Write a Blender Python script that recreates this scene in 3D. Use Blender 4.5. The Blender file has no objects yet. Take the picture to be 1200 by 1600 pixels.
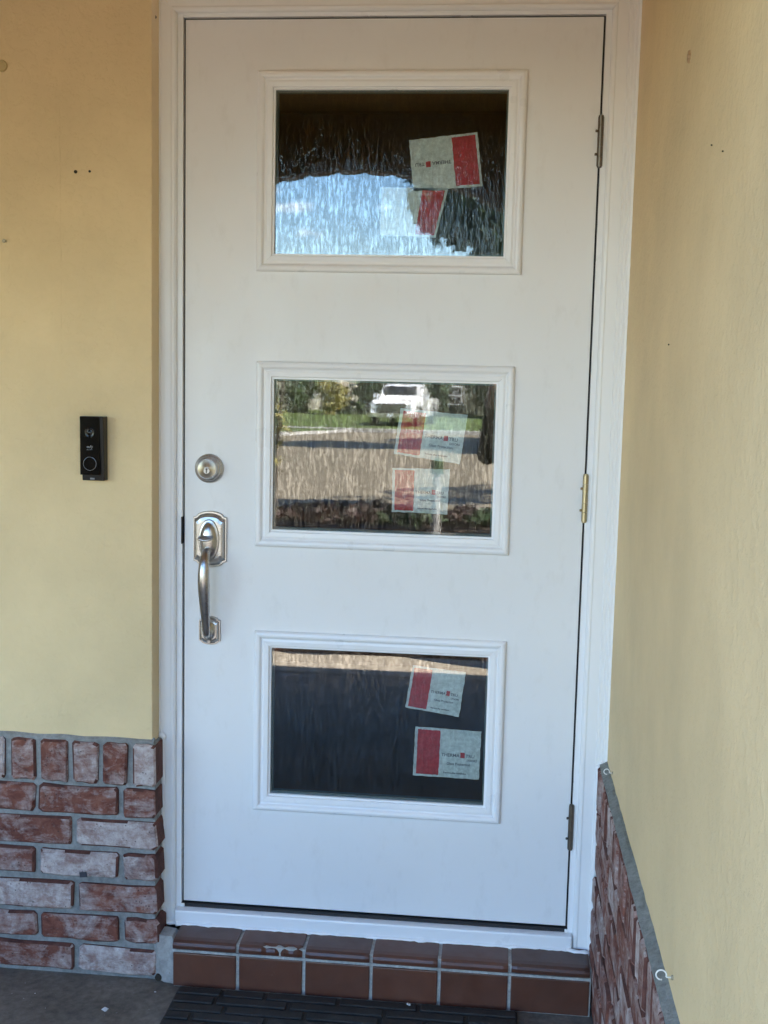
import bpy, bmesh, math, random
from mathutils import Vector, Matrix, Euler
R = math.radians
random.seed(7)
sc = bpy.context.scene
col = sc.collection

# ------------------------------------------------------------------ camera, sky, sun, exposure
cam_d = bpy.data.cameras.new('camera')
cam = bpy.data.objects.new('camera', cam_d); col.objects.link(cam)
cam_d.sensor_fit = 'VERTICAL'; cam_d.sensor_height = 24.0
cam_d.lens = 24.0 * 1805.5 / 1600.0
cam_d.clip_start = 0.02; cam_d.clip_end = 1200
CX, CY, CZ = 0.7207, -2.6078, 1.268
rx, ry, rz = -0.1165, -0.0226, 0.0976
Rm = (Matrix.Rotation(rz, 3, 'Z') @ Matrix.Rotation(rx, 3, 'X') @ Matrix.Rotation(ry, 3, 'Y'))
m4 = Matrix.Identity(4)
for i in range(3):
    m4[i][0] = Rm[i][0]; m4[i][1] = Rm[i][2]; m4[i][2] = -Rm[i][1]
m4[0][3], m4[1][3], m4[2][3] = CX, CY, CZ
cam.matrix_world = m4
sc.camera = cam

SUN = Vector((0.75, 0.375, 1.0)).normalized()
world = bpy.data.worlds.new("World"); sc.world = world
world.use_nodes = True
wn = world.node_tree; wn.nodes.clear()
wo = wn.nodes.new('ShaderNodeOutputWorld'); wb = wn.nodes.new('ShaderNodeBackground')
sky = wn.nodes.new('ShaderNodeTexSky'); sky.sky_type = 'NISHITA'; sky.sun_disc = False
sky.sun_elevation = math.asin(SUN.z); sky.sun_rotation = math.atan2(SUN.x, SUN.y)
sky.air_density = 1.0; sky.dust_density = 0.2; sky.ozone_density = 1.6
wb.inputs['Strength'].default_value = 0.13
# scattered cumulus over the whole sky
tc = wn.nodes.new('ShaderNodeTexCoord')
mp = wn.nodes.new('ShaderNodeMapping'); mp.inputs['Scale'].default_value = (1.0, 1.0, 2.2); mp.inputs['Location'].default_value = (9.385, 1.1, 6.1)
nz = wn.nodes.new('ShaderNodeTexNoise'); nz.inputs['Scale'].default_value = 5.2; nz.inputs['Detail'].default_value = 7; nz.inputs['Roughness'].default_value = 0.55
rp = wn.nodes.new('ShaderNodeValToRGB'); rp.color_ramp.elements[0].position = 0.60; rp.color_ramp.elements[1].position = 0.70
mx = wn.nodes.new('ShaderNodeMix'); mx.data_type = 'RGBA'
wn.links.new(tc.outputs['Generated'], mp.inputs['Vector']); wn.links.new(mp.outputs[0], nz.inputs['Vector'])
wn.links.new(nz.outputs['Fac'], rp.inputs['Fac']); wn.links.new(rp.outputs['Color'], mx.inputs['Factor'])
hs_ = wn.nodes.new('ShaderNodeHueSaturation'); hs_.inputs['Saturation'].default_value = 1.27; hs_.inputs['Hue'].default_value = .503; hs_.inputs['Value'].default_value = .69
wn.links.new(sky.outputs['Color'], hs_.inputs['Color']); wn.links.new(hs_.outputs['Color'], mx.inputs['A']); mx.inputs['B'].default_value = (9.5, 9.4, 9.4, 1)
wn.links.new(mx.outputs['Result'], wb.inputs['Color']); wn.links.new(wb.outputs[0], wo.inputs['Surface'])

sun_d = bpy.data.lights.new('sun', 'SUN'); sun_d.energy = 5.0; sun_d.angle = R(0.5); sun_d.color = (1.0, 0.94, 0.85)
sun = bpy.data.objects.new('sun', sun_d); col.objects.link(sun)
sun.rotation_euler = SUN.to_track_quat('Z', 'Y').to_euler(); sun.location = (6, 1, 9)

sc.view_settings.view_transform = 'Standard'; sc.view_settings.look = 'None'
sc.view_settings.gamma = 1; sc.view_settings.use_curve_mapping = False
sc.view_settings.exposure = 3.66
sc.render.engine = 'CYCLES'
sc.cycles.use_denoising = True
sc.cycles.max_bounces = 10; sc.cycles.diffuse_bounces = 6; sc.cycles.glossy_bounces = 5
sc.cycles.transparent_max_bounces = 16

# ------------------------------------------------------------------ helpers
def link(o, parent=None):
    col.objects.link(o)
    if parent is not None: o.parent = parent
    return o
def mesh(name, V, F, mat=None, parent=None, smooth=False, mats=None, fmat=None):
    me = bpy.data.meshes.new(name); me.from_pydata([tuple(v) for v in V], [], F); me.update()
    bm = bmesh.new(); bm.from_mesh(me); bmesh.ops.recalc_face_normals(bm, faces=bm.faces); bm.to_mesh(me); bm.free()
    if mats:
        for m in mats: me.materials.append(m)
        if fmat:
            for p, k in zip(me.polygons, fmat): p.material_index = k
    elif mat: me.materials.append(mat)
    if smooth:
        for p in me.polygons: p.use_smooth = True
    return link(bpy.data.objects.new(name, me), parent)
def thing(name, label, cat, loc=(0, 0, 0), group=None, rotz=0):
    o = bpy.data.objects.new(name, None); col.objects.link(o)
    o.location = loc; o.rotation_euler = (0, 0, rotz); o.empty_display_size = 0.05
    o['label'] = label; o['category'] = cat
    if group: o['group'] = group
    return o
def tag(o, label, cat, group=None):
    o['label'] = label; o['category'] = cat
    if group: o['group'] = group
    return o
class MB:
    def __init__(s): s.V = []; s.F = []
    def box(s, x0, x1, y0, y1, z0, z1):
        b = len(s.V)
        s.V += [(x0,y0,z0),(x1,y0,z0),(x1,y1,z0),(x0,y1,z0),(x0,y0,z1),(x1,y0,z1),(x1,y1,z1),(x0,y1,z1)]
        s.F += [(b,b+3,b+2,b+1),(b+4,b+5,b+6,b+7),(b,b+1,b+5,b+4),(b+1,b+2,b+6,b+5),(b+2,b+3,b+7,b+6),(b+3,b,b+4,b+7)]
        return s
    def tube(s, pts, rad, n=10, cap=True, sq=1.0):
        pts = [Vector(p) for p in pts]; k = len(pts); b = len(s.V)
        rad = rad if isinstance(rad, (list, tuple)) else [rad]*k
        up = Vector((0, 0, 1)); prev = None
        for i, p in enumerate(pts):
            t = (pts[min(i+1, k-1)] - pts[max(i-1, 0)]).normalized()
            if prev is None:
                a = t.cross(up if abs(t.z) < .9 else Vector((1, 0, 0))).normalized()
            else:
                a = (prev - t*prev.dot(t)).normalized()
            prev = a; c = t.cross(a)
            for j in range(n):
                th = 2*math.pi*j/n
                s.V.append(tuple(p + a*(math.cos(th)*rad[i]) + c*(math.sin(th)*rad[i]*sq)))
        for i in range(k-1):
            for j in range(n):
                s.F.append((b+i*n+j, b+i*n+(j+1) % n, b+(i+1)*n+(j+1) % n, b+(i+1)*n+j))
        if cap:
            s.F.append(tuple(b+j for j in range(n))[::-1]); s.F.append(tuple(b+(k-1)*n+j for j in range(n)))
        return s
    def lathe_y(s, prof, n=32, c=(0, 0, 0), cap=True):     # prof: (radius, y) turned about the y axis
        b = len(s.V)
        for r, y in prof:
            for j in range(n):
                th = 2*math.pi*j/n
                s.V.append((c[0]+r*math.cos(th), c[1]+y, c[2]+r*math.sin(th)))
        for i in range(len(prof)-1):
            for j in range(n):
                s.F.append((b+i*n+j, b+i*n+(j+1) % n, b+(i+1)*n+(j+1) % n, b+(i+1)*n+j))
        if cap: s.F.append(tuple(b+(len(prof)-1)*n+j for j in range(n)))
        return s
    def stack(s, outlines):                                  # list of closed loops, equal length, capped at the last
        n = len(outlines[0]); b = len(s.V)
        for L in outlines: s.V += [tuple(v) for v in L]
        for i in range(len(outlines)-1):
            for j in range(n):
                s.F.append((b+i*n+j, b+i*n+(j+1) % n, b+(i+1)*n+(j+1) % n, b+(i+1)*n+j))
        s.F.append(tuple(b+(len(outlines)-1)*n+j for j in range(n)))
        return s
    def build(s, name, mat, parent=None, smooth=False): return mesh(name, s.V, s.F, mat, parent, smooth)
def box(name, x0, x1, y0, y1, z0, z1, mat, parent=None, bev=0.0):
    o = MB().box(x0, x1, y0, y1, z0, z1).build(name, mat, parent)
    if bev: bevel(o, bev)
    return o
def bevel(o, w, seg=2):
    bm = bmesh.new(); bm.from_mesh(o.data)
    bmesh.ops.bevel(bm, geom=[e for e in bm.edges if len(e.link_faces) == 2 and e.calc_face_angle() > .4], offset=w, segments=seg, affect='EDGES', profile=0.6, clamp_overlap=True)
    bm.to_mesh(o.data); bm.free()
    return o
def slab_holes(xs, zs, holes, y0, y1):
    V = []; F = []; idx = {}
    def v(i, j, k):
        key = (i, j, k)
        if key not in idx: idx[key] = len(V); V.append((xs[i], (y0, y1)[k], zs[j]))
        return idx[key]
    solid = lambda i, j: 0 <= i < len(xs)-1 and 0 <= j < len(zs)-1 and (i, j) not in holes
    for i in range(len(xs)-1):
        for j in range(len(zs)-1):
            if not solid(i, j): continue
            for k in (0, 1): F.append((v(i,j,k), v(i+1,j,k), v(i+1,j+1,k), v(i,j+1,k)))
            if not solid(i-1, j): F.append((v(i,j,0), v(i,j,1), v(i,j+1,1), v(i,j+1,0)))
            if not solid(i+1, j): F.append((v(i+1,j,0), v(i+1,j,1), v(i+1,j+1,1), v(i+1,j+1,0)))
            if not solid(i, j-1): F.append((v(i,j,0), v(i+1,j,0), v(i+1,j,1), v(i,j,1)))
            if not solid(i, j+1): F.append((v(i,j+1,0), v(i+1,j+1,0), v(i+1,j+1,1), v(i,j+1,1)))
    return V, F
def strip(p0, p1, axis_in, prof, trim0, trim1):
    """a moulding run p0->p1 (points on the outer edge); prof = (inset, y); trim = mitre slope at each end"""
    V = []; F = []; d = (Vector(p1) - Vector(p0)).normalized(); ai = Vector(axis_in); n = len(prof)
    for end, (p, t) in enumerate(((Vector(p0), trim0), (Vector(p1), -trim1))):
        for ins, y in prof: V.append(p + ai*ins + d*(ins*t) + Vector((0, y, 0)))
    for i in range(n-1): F.append((i, i+1, n+i+1, n+i))
    F.append(tuple(range(n))); F.append(tuple(range(n, 2*n))[::-1]); F.append((n-1, 0, n, 2*n-1))
    return V, F
def text(name, s, size, mat, parent, loc, rot, align='LEFT', ext=0.0, bold=0.0, sx=1.0):
    c = bpy.data.curves.new(name, 'FONT'); c.body = s; c.size = size; c.align_x = align; c.extrude = ext; c.offset = bold; c.resolution_u = 3
    t = bpy.data.objects.new(name+'_curve', c); col.objects.link(t)
    bpy.context.view_layer.update()
    me = bpy.data.meshes.new_from_object(t.evaluated_get(bpy.context.evaluated_depsgraph_get()))
    bpy.data.objects.remove(t); bpy.data.curves.remove(c)
    me.materials.clear(); me.materials.append(mat)
    o = link(bpy.data.objects.new(name, me), parent); o.location = loc; o.rotation_euler = rot; o.scale = (sx, 1, 1)
    return o

# ------------------------------------------------------------------ materials
def newmat(name):
    m = bpy.data.materials.new(name); m.use_nodes = True
    nt = m.node_tree; return m, nt, nt.nodes['Principled BSDF']
def plain(name, c, rough=.5, metal=0.0, spec=.5, coat=0):
    m, nt, b = newmat(name); b.inputs['Base Color'].default_value = (*c, 1)
    b.inputs['Roughness'].default_value = rough; b.inputs['Metallic'].default_value = metal
    b.inputs['Specular IOR Level'].default_value = spec; b.inputs['Coat Weight'].default_value = coat
    return m
class N:
    def __init__(s, nt): s.nt = nt; s.tc = nt.nodes.new('ShaderNodeTexCoord')
    def node(s, t, **kw):
        n = s.nt.nodes.new(t)
        for k, v in kw.items(): setattr(n, k, v)
        return n
    def lk(s, a, b): s.nt.links.new(a, b)
    def coord(s, scale=(1, 1, 1), rnd=False):
        m = s.node('ShaderNodeMapping'); m.inputs['Scale'].default_value = scale
        s.lk(s.tc.outputs['Object'], m.inputs['Vector'])
        if rnd:
            oi = s.node('ShaderNodeObjectInfo'); mu = s.node('ShaderNodeMath', operation='MULTIPLY'); mu.inputs[1].default_value = 91.7
            s.lk(oi.outputs['Random'], mu.inputs[0]); cb = s.node('ShaderNodeCombineXYZ')
            for k in range(3): s.lk(mu.outputs[0], cb.inputs[k])
            s.lk(cb.outputs[0], m.inputs['Location'])
        return m.outputs[0]
    def noise(s, vec, scale, detail=4, rough=.55, dist=0.0):
        n = s.node('ShaderNodeTexNoise'); n.inputs['Scale'].default_value = scale; n.inputs['Detail'].default_value = detail
        n.inputs['Roughness'].default_value = rough; n.inputs['Distortion'].default_value = dist
        s.lk(vec, n.inputs['Vector']); return n.outputs['Fac']
    def voro(s, vec, scale, feature='F1'):
        n = s.node('ShaderNodeTexVoronoi', feature=feature); n.inputs['Scale'].default_value = scale
        s.lk(vec, n.inputs['Vector']); return n.outputs['Distance']
    def ramp(s, fac, stops):
        r = s.node('ShaderNodeValToRGB'); e = r.color_ramp.elements
        while len(e) < len(stops): e.new(0.5)
        for k, (p, c) in zip(e, stops): k.position = p; k.color = (*c, 1) if len(c) == 3 else c
        s.lk(fac, r.inputs['Fac']); return r.outputs['Color']
    def mix(s, fac, a, b, mode='MIX'):
        m = s.node('ShaderNodeMix', data_type='RGBA', blend_type=mode)
        for sock, v in (('Factor', fac), ('A', a), ('B', b)):
            if isinstance(v, (int, float)): m.inputs[sock].default_value = v
            elif isinstance(v, tuple): m.inputs[sock].default_value = (*v, 1)
            else: s.lk(v, m.inputs[sock])
        return m.outputs['Result']
    def math(s, op, a, b=0.0):
        m = s.node('ShaderNodeMath', operation=op)
        for i, v in enumerate((a, b)):
            if isinstance(v, (int, float)): m.inputs[i].default_value = v
            else: s.lk(v, m.inputs[i])
        return m.outputs[0]
    def bump(s, h, strength, dist=.002, prev=None):
        b = s.node('ShaderNodeBump'); b.inputs['Strength'].default_value = strength; b.inputs['Distance'].default_value = dist
        s.lk(h, b.inputs['Height'])
        if prev is not None: s.lk(prev, b.inputs['Normal'])
        return b.outputs[0]

def mat_paint(name, c, dirt=(.52, .47, .38), amt=.25, rough=.38, bumpy=.12):
    m, nt, b = newmat(name); n = N(nt); v = n.coord()
    big = n.noise(v, 3.1, 5, .6); sm = n.noise(n.coord((1, 1, .45)), 26, 5, .65)
    f = n.ramp(sm, [(.55, (0, 0, 0)), (.82, (amt,)*3)])
    f2 = n.ramp(big, [(.35, (0, 0, 0)), (.8, (amt*.55,)*3)])
    cc = n.mix(f, n.mix(f2, c, dirt), dirt)
    n.lk(cc, b.inputs['Base Color'])
    rr = n.ramp(n.noise(v, 12, 4), [(.3, (rough-.06,)*3), (.7, (rough+.1,)*3)]); n.lk(rr, b.inputs['Roughness'])
    n.lk(n.bump(n.noise(v, 190, 3, .6), bumpy, .0008, n.bump(n.noise(v, 9, 2), .08, .004)), b.inputs['Normal'])
    return m
M = {}
M['door'] = mat_paint('door_paint', (.79, .785, .775), amt=.24, dirt=(.50, .47, .42))
M['trim'] = mat_paint('trim_paint', (.83, .83, .83), amt=.05, rough=.3, bumpy=.08)
M['casing'] = mat_paint('casing_paint', (.82, .82, .81), amt=.07, rough=.36, bumpy=.2)

def mat_stucco(name, c, seed=0.0):
    m, nt, b = newmat(name); n = N(nt); v = n.coord()
    big = n.noise(v, 2.3, 5, .6); sm = n.noise(v, 34, 5, .7)
    dark = tuple(x*.86 for x in c); pale = tuple(min(.9, x*1.06) for x in c)
    base = n.mix(n.ramp(big, [(.3, (0, 0, 0)), (.7, (1, 1, 1))]), dark, pale)
    base = n.mix(n.ramp(sm, [(.66, (0, 0, 0)), (.80, (.35,)*3)]), base, (c[0]*.75, c[1]*.70, c[2]*.62))
    strk = n.noise(n.coord((14, 14, .9)), 6, 4, .7)
    base = n.mix(n.ramp(strk, [(.66, (0, 0, 0)), (.85, (.16,)*3)]), base, (.42, .40, .34))
    n.lk(base, b.inputs['Base Color']); b.inputs['Roughness'].default_value = .72; b.inputs['Specular IOR Level'].default_value = .35
    h1 = n.noise(v, 62, 4, .62); h2 = n.noise(v, 210, 3, .6); h3 = n.noise(v, 7, 3)
    blobs = n.ramp(h1, [(.46, (0, 0, 0)), (.62, (1, 1, 1))])
    n.lk(n.bump(h2, .30, .0007, n.bump(blobs, .42, .0019, n.bump(h3, .3, .012))), b.inputs['Normal'])
    return m
YEL = (.755, .585, .33)
M['stucco'] = mat_stucco('yellow_stucco', YEL)

def mat_brick():
    m, nt, b = newmat('old_brick'); n = N(nt); v = n.coord(rnd=True)
    oi = n.node('ShaderNodeObjectInfo'); rnd = oi.outputs['Random']
    r2 = n.math('FRACT', n.math('MULTIPLY', rnd, 13.7))
    warp = n.noise(v, 30, 7, .72, .8)
    body = n.ramp(n.noise(v, 26, 7, .7, .5), [(.26, (.075, .030, .025)), (.44, (.200, .068, .047)), (.60, (.285, .115, .078)), (.74, (.34, .165, .115)), (.86, (.20, .115, .085))])
    body = n.mix(n.math('MULTIPLY', r2, .55), body, n.mix(1.0, body, (.66, .64, .66), 'MULTIPLY'))
    # lime wash and old mortar left on the face: patchy, more on some bricks than on others
    p1 = n.noise(n.coord((1, 1, 1.25), True), 15, 8, .64, .7)
    p2 = n.noise(n.coord((.7, 1, 2.6), True), 34, 6, .7, .5)
    keep = n.math('FRACT', n.math('MULTIPLY', rnd, 7.31)); sh = n.math('SUBTRACT', n.math('MULTIPLY', n.math('POWER', keep, 1.8), .165), .014)
    pm_ = n.math('ADD', n.math('ADD', n.math('MULTIPLY', p1, .60), n.math('ADD', n.math('MULTIPLY', p2, .26), n.math('MULTIPLY', n.noise(v, 130, 4, .75), .14))), sh)
    wash = n.ramp(pm_, [(.46, (0, 0, 0)), (.53, (.34,)*3), (.59, (.58,)*3), (.64, (.86,)*3), (.74, (.96,)*3)])
    wcol = n.ramp(n.noise(v, 60, 5, .7), [(.3, (.40, .29, .255)), (.55, (.62, .54, .50)), (.75, (.76, .72, .69))])
    c = n.mix(wash, body, wcol)
    soot = n.ramp(n.noise(n.coord((1, 1, 1.6), True), 19, 6, .7, .6), [(.58, (0, 0, 0)), (.76, (.6,)*3)])
    c = n.mix(soot, c, (.095, .075, .066))
    pits = n.voro(v, 85); pm = n.ramp(pits, [(.08, (1, 1, 1)), (.20, (0, 0, 0))]); gate = n.ramp(n.noise(v, 30, 2), [(.50, (0, 0, 0)), (.58, (.85,)*3)])
    c = n.mix(n.mix(1.0, pm, gate, 'MULTIPLY'), c, (.045, .030, .030))
    n.lk(c, b.inputs['Base Color']); b.inputs['Roughness'].default_value = .88; b.inputs['Specular IOR Level'].default_value = .25
    hh = n.math('ADD', n.math('MULTIPLY', pm_, 1.3), n.math('MULTIPLY', warp, .8))
    n.lk(n.bump(n.noise(v, 260, 4, .7), .6, .0014, n.bump(hh, 1.0, .008)), b.inputs['Normal'])
    return m
M['brick'] = mat_brick()

def mat_grain(name, c0, c1, s=40, rough=.9, b1=.5, bd=.002, s2=6, spec=.3, c2=None):
    m, nt, b = newmat(name); n = N(nt); v = n.coord()
    c = n.mix(n.ramp(n.noise(v, s2, 6, .65), [(.3, (0, 0, 0)), (.7, (1, 1, 1))]), c0, c1)
    f = n.ramp(n.noise(v, s, 5, .7), [(.35, (.75,)*3), (.65, (1.15,)*3)])
    c = n.mix(1.0, c, f, 'MULTIPLY')
    if c2: c = n.mix(n.ramp(n.noise(v, s*1.7, 3, .7), [(.68, (0, 0, 0)), (.74, (1, 1, 1))]), c, c2)
    n.lk(c, b.inputs['Base Color']); b.inputs['Roughness'].default_value = rough; b.inputs['Specular IOR Level'].default_value = spec
    n.lk(n.bump(n.noise(v, s*2.5, 4, .7), b1, bd), b.inputs['Normal'])
    return m
M['brick_side'] = mat_grain('dark_brick_flank', (.085, .034, .027), (.170, .070, .052), 60, .9, .8, .003, 18)  # darker red for the brick sides and some rim faces
M['mortar'] = mat_grain('grey_mortar', (.225, .225, .21), (.315, .31, .29), 60, .95, .7, .003)
M['joint'] = mat_grain('shaded_joint', (.10, .095, .09), (.17, .165, .155), 60, .95, .7, .003)  # shadow between the side wall bricks put into a darker mortar colour
M['cap'] = mat_grain('mortar_cap', (.20, .215, .20), (.31, .32, .30), 70, .95, .8, .004)
M['patch'] = mat_grain('patch_plaster', (.30, .295, .28), (.44, .42, .38), 40, .9, .5, .003, 14, c2=(.34, .28, .22))
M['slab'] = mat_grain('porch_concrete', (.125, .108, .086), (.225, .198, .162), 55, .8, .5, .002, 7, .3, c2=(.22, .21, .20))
M['grout'] = mat_grain('pale_grout', (.33, .325, .30), (.50, .48, .44), 80, .9, .5, .002, 18, c2=(.25, .22, .18))
M['caulk'] = plain('white_caulk', (.86, .86, .85), .32)
M['gap'] = plain('dark_seal', (.012, .012, .014), .6)

def mat_tile(name, c0, c1, rough):
    m, nt, b = newmat(name); n = N(nt); v = n.coord(rnd=True)
    c = n.mix(n.ramp(n.noise(v, 9, 6, .65), [(.3, (0, 0, 0)), (.7, (1, 1, 1))]), c0, c1)
    c = n.mix(n.ramp(n.noise(n.coord((1, 1, .5), True), 38, 6, .75), [(.66, (0, 0, 0)), (.82, (.5,)*3)]), c, (.30, .26, .24))
    oi = n.node('ShaderNodeObjectInfo')
    c = n.mix(1.0, c, n.ramp(oi.outputs['Random'], [(0, (.72, .74, .76)), (1, (1.22, 1.16, 1.10))]), 'MULTIPLY')
    c = n.mix(n.ramp(n.noise(v, 55, 5, .8), [(.70, (0, 0, 0)), (.74, (.7,)*3)]), c, (.24, .215, .19))
    n.lk(c, b.inputs['Base Color'])
    n.lk(n.ramp(n.noise(v, 20, 4), [(.3, (rough-.08,)*3), (.7, (rough+.15,)*3)]), b.inputs['Roughness'])
    n.lk(n.bump(n.noise(v, 120, 4, .6), .2, .001, n.bump(n.noise(v, 12, 2), .2, .003)), b.inputs['Normal'])
    return m
M['tile'] = mat_tile('quarry_tile', (.085, .032, .020), (.128, .050, .030), .36)
M['rubber'] = mat_grain('black_rubber', (.022, .020, .018), (.038, .035, .032), 120, .62, .6, .0015, 12, .4, c2=(.09, .09, .09))

def mat_metal(name, c, rough, aniso=(1, 1, 18)):
    m, nt, b = newmat(name); n = N(nt); v = n.coord(aniso)
    b.inputs['Base Color'].default_value = (*c, 1); b.inputs['Metallic'].default_value = 1
    n.lk(n.ramp(n.noise(v, 60, 3), [(.3, (rough-.04,)*3), (.7, (rough+.06,)*3)]), b.inputs['Roughness'])
    n.lk(n.bump(n.noise(n.coord(), 26, 2), .05, .0008), b.inputs['Normal'])
    return m
M['nickel'] = mat_metal('satin_nickel', (.50, .48, .46), .30)
M['nickel_dark'] = mat_metal('dark_nickel', (.34, .33, .325), .32)  # darker nickel of the key plug and screw cover
M['cyl'] = mat_metal('key_cylinder', (.72, .66, .52), .36)
M['hinge'] = mat_metal('weathered_hinge', (.20, .175, .145), .38)
M['brass'] = mat_metal('worn_brass_hinge', (.42, .36, .23), .36)
M['black'] = plain('black_plastic', (.006, .006, .0065), .3, spec=.25)
M['black_gloss'] = plain('black_glass', (.003, .003, .0035), .1, spec=.3)
M['print'] = plain('grey_print', (.20, .20, .21), .5)
M['nail'] = plain('dull_nail', (.42, .37, .27), .45, .6)
M['hole'] = plain('screw_hole', (.030, .024, .016), .9)
M['hook'] = plain('white_vinyl', (.78, .77, .72), .4)

def mat_glass(name, fac, ripple, drops, tint):
    """patterned rain glass: clear ground with long narrow drops pressed into it"""
    m, nt, b = newmat(name); nt.nodes.remove(b); n = N(nt); out = nt.nodes['Material Output']
    a = n.noise(n.coord((1, 1, .13)), 200, 2, .5, .9); c = n.noise(n.coord((1, 1, .34)), 260, 2, .55, .9)
    d = n.ramp(n.math('ADD', n.math('MULTIPLY', a, .55), n.math('MULTIPLY', c, .45)), [(.47, (0, 0, 0)), (.64, (1, 1, 1))])
    nrm = n.bump(d, 1.0, drops, n.bump(a, 1.0, ripple))
    tr = n.node('ShaderNodeBsdfTransparent'); tr.inputs['Color'].default_value = (*tint, 1)
    gl = n.node('ShaderNodeBsdfGlossy'); gl.inputs['Roughness'].default_value = 0; n.lk(nrm, gl.inputs['Normal'])
    fr = n.node('ShaderNodeFresnel'); fr.inputs['IOR'].default_value = 1.52
    ff = n.math('MULTIPLY', fr.outputs[0], n.math('MULTIPLY', n.math('ADD', n.math('MULTIPLY', d, .95), .62), fac))
    ms = n.node('ShaderNodeMixShader'); n.lk(ff, ms.inputs[0]); n.lk(tr.outputs[0], ms.inputs[1]); n.lk(gl.outputs[0], ms.inputs[2])
    n.lk(ms.outputs[0], out.inputs['Surface'])
    return m
M['glass_out'] = mat_glass('pane_outer_face', 3.3, .000003, .0000015, (.97, .985, .98))
M['glass_in'] = mat_glass('pane_rain_face', 1.25, .00003, .00019, (.90, .94, .92))
M['paper'] = mat_grain('sticker_paper', (.62, .66, .64), (.74, .77, .75), 90, .7, .5, .001, 30)
M['red'] = mat_grain('sticker_red', (.46, .030, .040), (.56, .045, .055), 90, .6, .5, .001, 30)
M['ink'] = plain('sticker_ink', (.16, .16, .18), .7)
M['redink'] = plain('sticker_red_ink', (.50, .04, .05), .7)
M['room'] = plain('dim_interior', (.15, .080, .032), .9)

# ------------------------------------------------------------------ ground and street
GZ = -0.163
def gz(y):
    return GZ if y > -9 else (GZ - .0178*(-y-9) if y > -45 else GZ - .0178*36)
def ground_strip(name, x0, x1, ys, dz, mat, kind='structure'):
    V = []; F = []
    for y in ys: V += [(x0, y, gz(y)+dz), (x1, y, gz(y)+dz)]
    for i in range(len(ys)-1): F.append((2*i, 2*i+1, 2*i+3, 2*i+2))
    o = mesh(name, V, F, mat); o['kind'] = kind
    return o
M['soil'] = mat_grain('garden_soil', (.050, .038, .028), (.085, .062, .045), 30, .95, .8, .01, 3)
M['asphalt'] = mat_grain('worn_asphalt', (.160, .135, .092), (.215, .180, .125), 25, .9, .5, .004, 1.2)
M['kerb'] = mat_grain('kerb_concrete', (.30, .29, .27), (.40, .385, .35), 15, .9, .4, .004, 2)
M['grass'] = mat_grain('lawn_green', (.055, .088, .018), (.092, .126, .029), 12, .9, .9, .03, .8)
M['lit_slab'] = mat_grain('sunlit_concrete', (.29, .25, .19), (.36, .31, .24), 50, .85, .4, .002, 4)  # porch concrete again, paler: sunlight put into its colour
ground_strip('ground', -300, 300, [12, 0, -9, -45, -300], -.06, M['soil'])
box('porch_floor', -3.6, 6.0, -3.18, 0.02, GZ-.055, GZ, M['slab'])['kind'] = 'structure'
ground_strip('street', -120, 120, [-9.0, -37.5], .0, M['asphalt'])
ground_strip('lawn', -120, 120, [-38.0, -45, -120], .08, M['grass'])
V = []
# the lawn comes forward in a rounded corner on the left
LC = [(-120, -29.0), (-9.5, -29.0), (-7.6, -29.5), (-6.4, -30.8), (-5.5, -32.6), (-4.9, -34.8), (-4.5, -37.2), (-4.4, -38.2), (-120, -38.2)]
lc = mesh('lawn_corner', [(x, y, gz(y)+.085) for x, y in LC], [tuple(range(9))], M['grass']); lc['kind'] = 'structure'
kc = MB().tube([(x, y, gz(y)+.02) for x, y in LC[1:7]], .10, 6).build('lawn_kerb', M['kerb']); kc['kind'] = 'structure'
kb = MB().box(-120, 120, -38.0, -37.5, gz(-38)-.2, gz(-38)+.12).build('kerb', M['kerb']); kb['kind'] = 'structure'

# ------------------------------------------------------------------ left wall: stucco over a brick wainscot
def brick_mesh(w, h, d, seed):
    rg = random.Random(seed); hw, hh = w/2, h/2
    P = []
    def j(a): return rg.uniform(-a, a)
    c = min(.006, h*.1)
    pts = [(-hw+c, -hh), (-hw*.3, -hh), (hw*.35, -hh), (hw-c, -hh), (hw, -hh+c), (hw, hh-c), (hw-c, hh), (hw*.3, hh), (-hw*.35, hh), (-hw+c, hh), (-hw, hh-c), (-hw, -hh+c)]
    out = [(x+j(.0028), z+j(.0022)) for x, z in pts]
    k = .0042
    A = [(x*(1-k/hw)+j(.0012), rg.uniform(-.0012, .0012), z*(1-k/hh)+j(.001)) for x, z in out]
    B = [(x, .0050+j(.0022), z) for x, z in out]; C = [(x, d, z) for x, z in out]
    n = len(out)
    V = C + B + A; F = []
    for r in range(2):
        for i in range(n): F.append((r*n+i, r*n+(i+1) % n, (r+1)*n+(i+1) % n, (r+1)*n+i))
    ctr = len(V); V.append((j(.01), rg.uniform(-.002, .0005), j(.004)))
    for i in range(n): F.append((2*n+i, 2*n+(i+1) % n, ctr))
    return V, F, n
def brick_obj(parent, w, h, d, seed):
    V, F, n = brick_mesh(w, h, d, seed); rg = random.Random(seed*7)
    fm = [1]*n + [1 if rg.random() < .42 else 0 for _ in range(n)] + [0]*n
    return mesh('brick', V, F, None, parent, mats=[M['brick'], M['brick_side']], fmat=fm)
def add_brick(parent, cx, cy, cz, w, h, d, rotz, seed, tilt=0):
    o = brick_obj(parent, w, h, d, seed)
    o.location = (cx, cy, cz); o.rotation_euler = (0, tilt, rotz)
    return o
YS, YB, YM = -.075, -.0895, -.0775        # stucco face, brick face, mortar face
lw = thing('stucco_wall', 'yellow stucco wall with a doorbell and a brick base, left of the white door', 'wall', (0, 0, 0))
box('stucco_face', -3.4, -.0545, YS, .16, .405, 2.62, M['stucco'], lw, .003)
mo = MB().box(-3.4, -.0475, YM, .10, GZ-.02, .412); mo.build('mortar', M['mortar'], lw)
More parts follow.
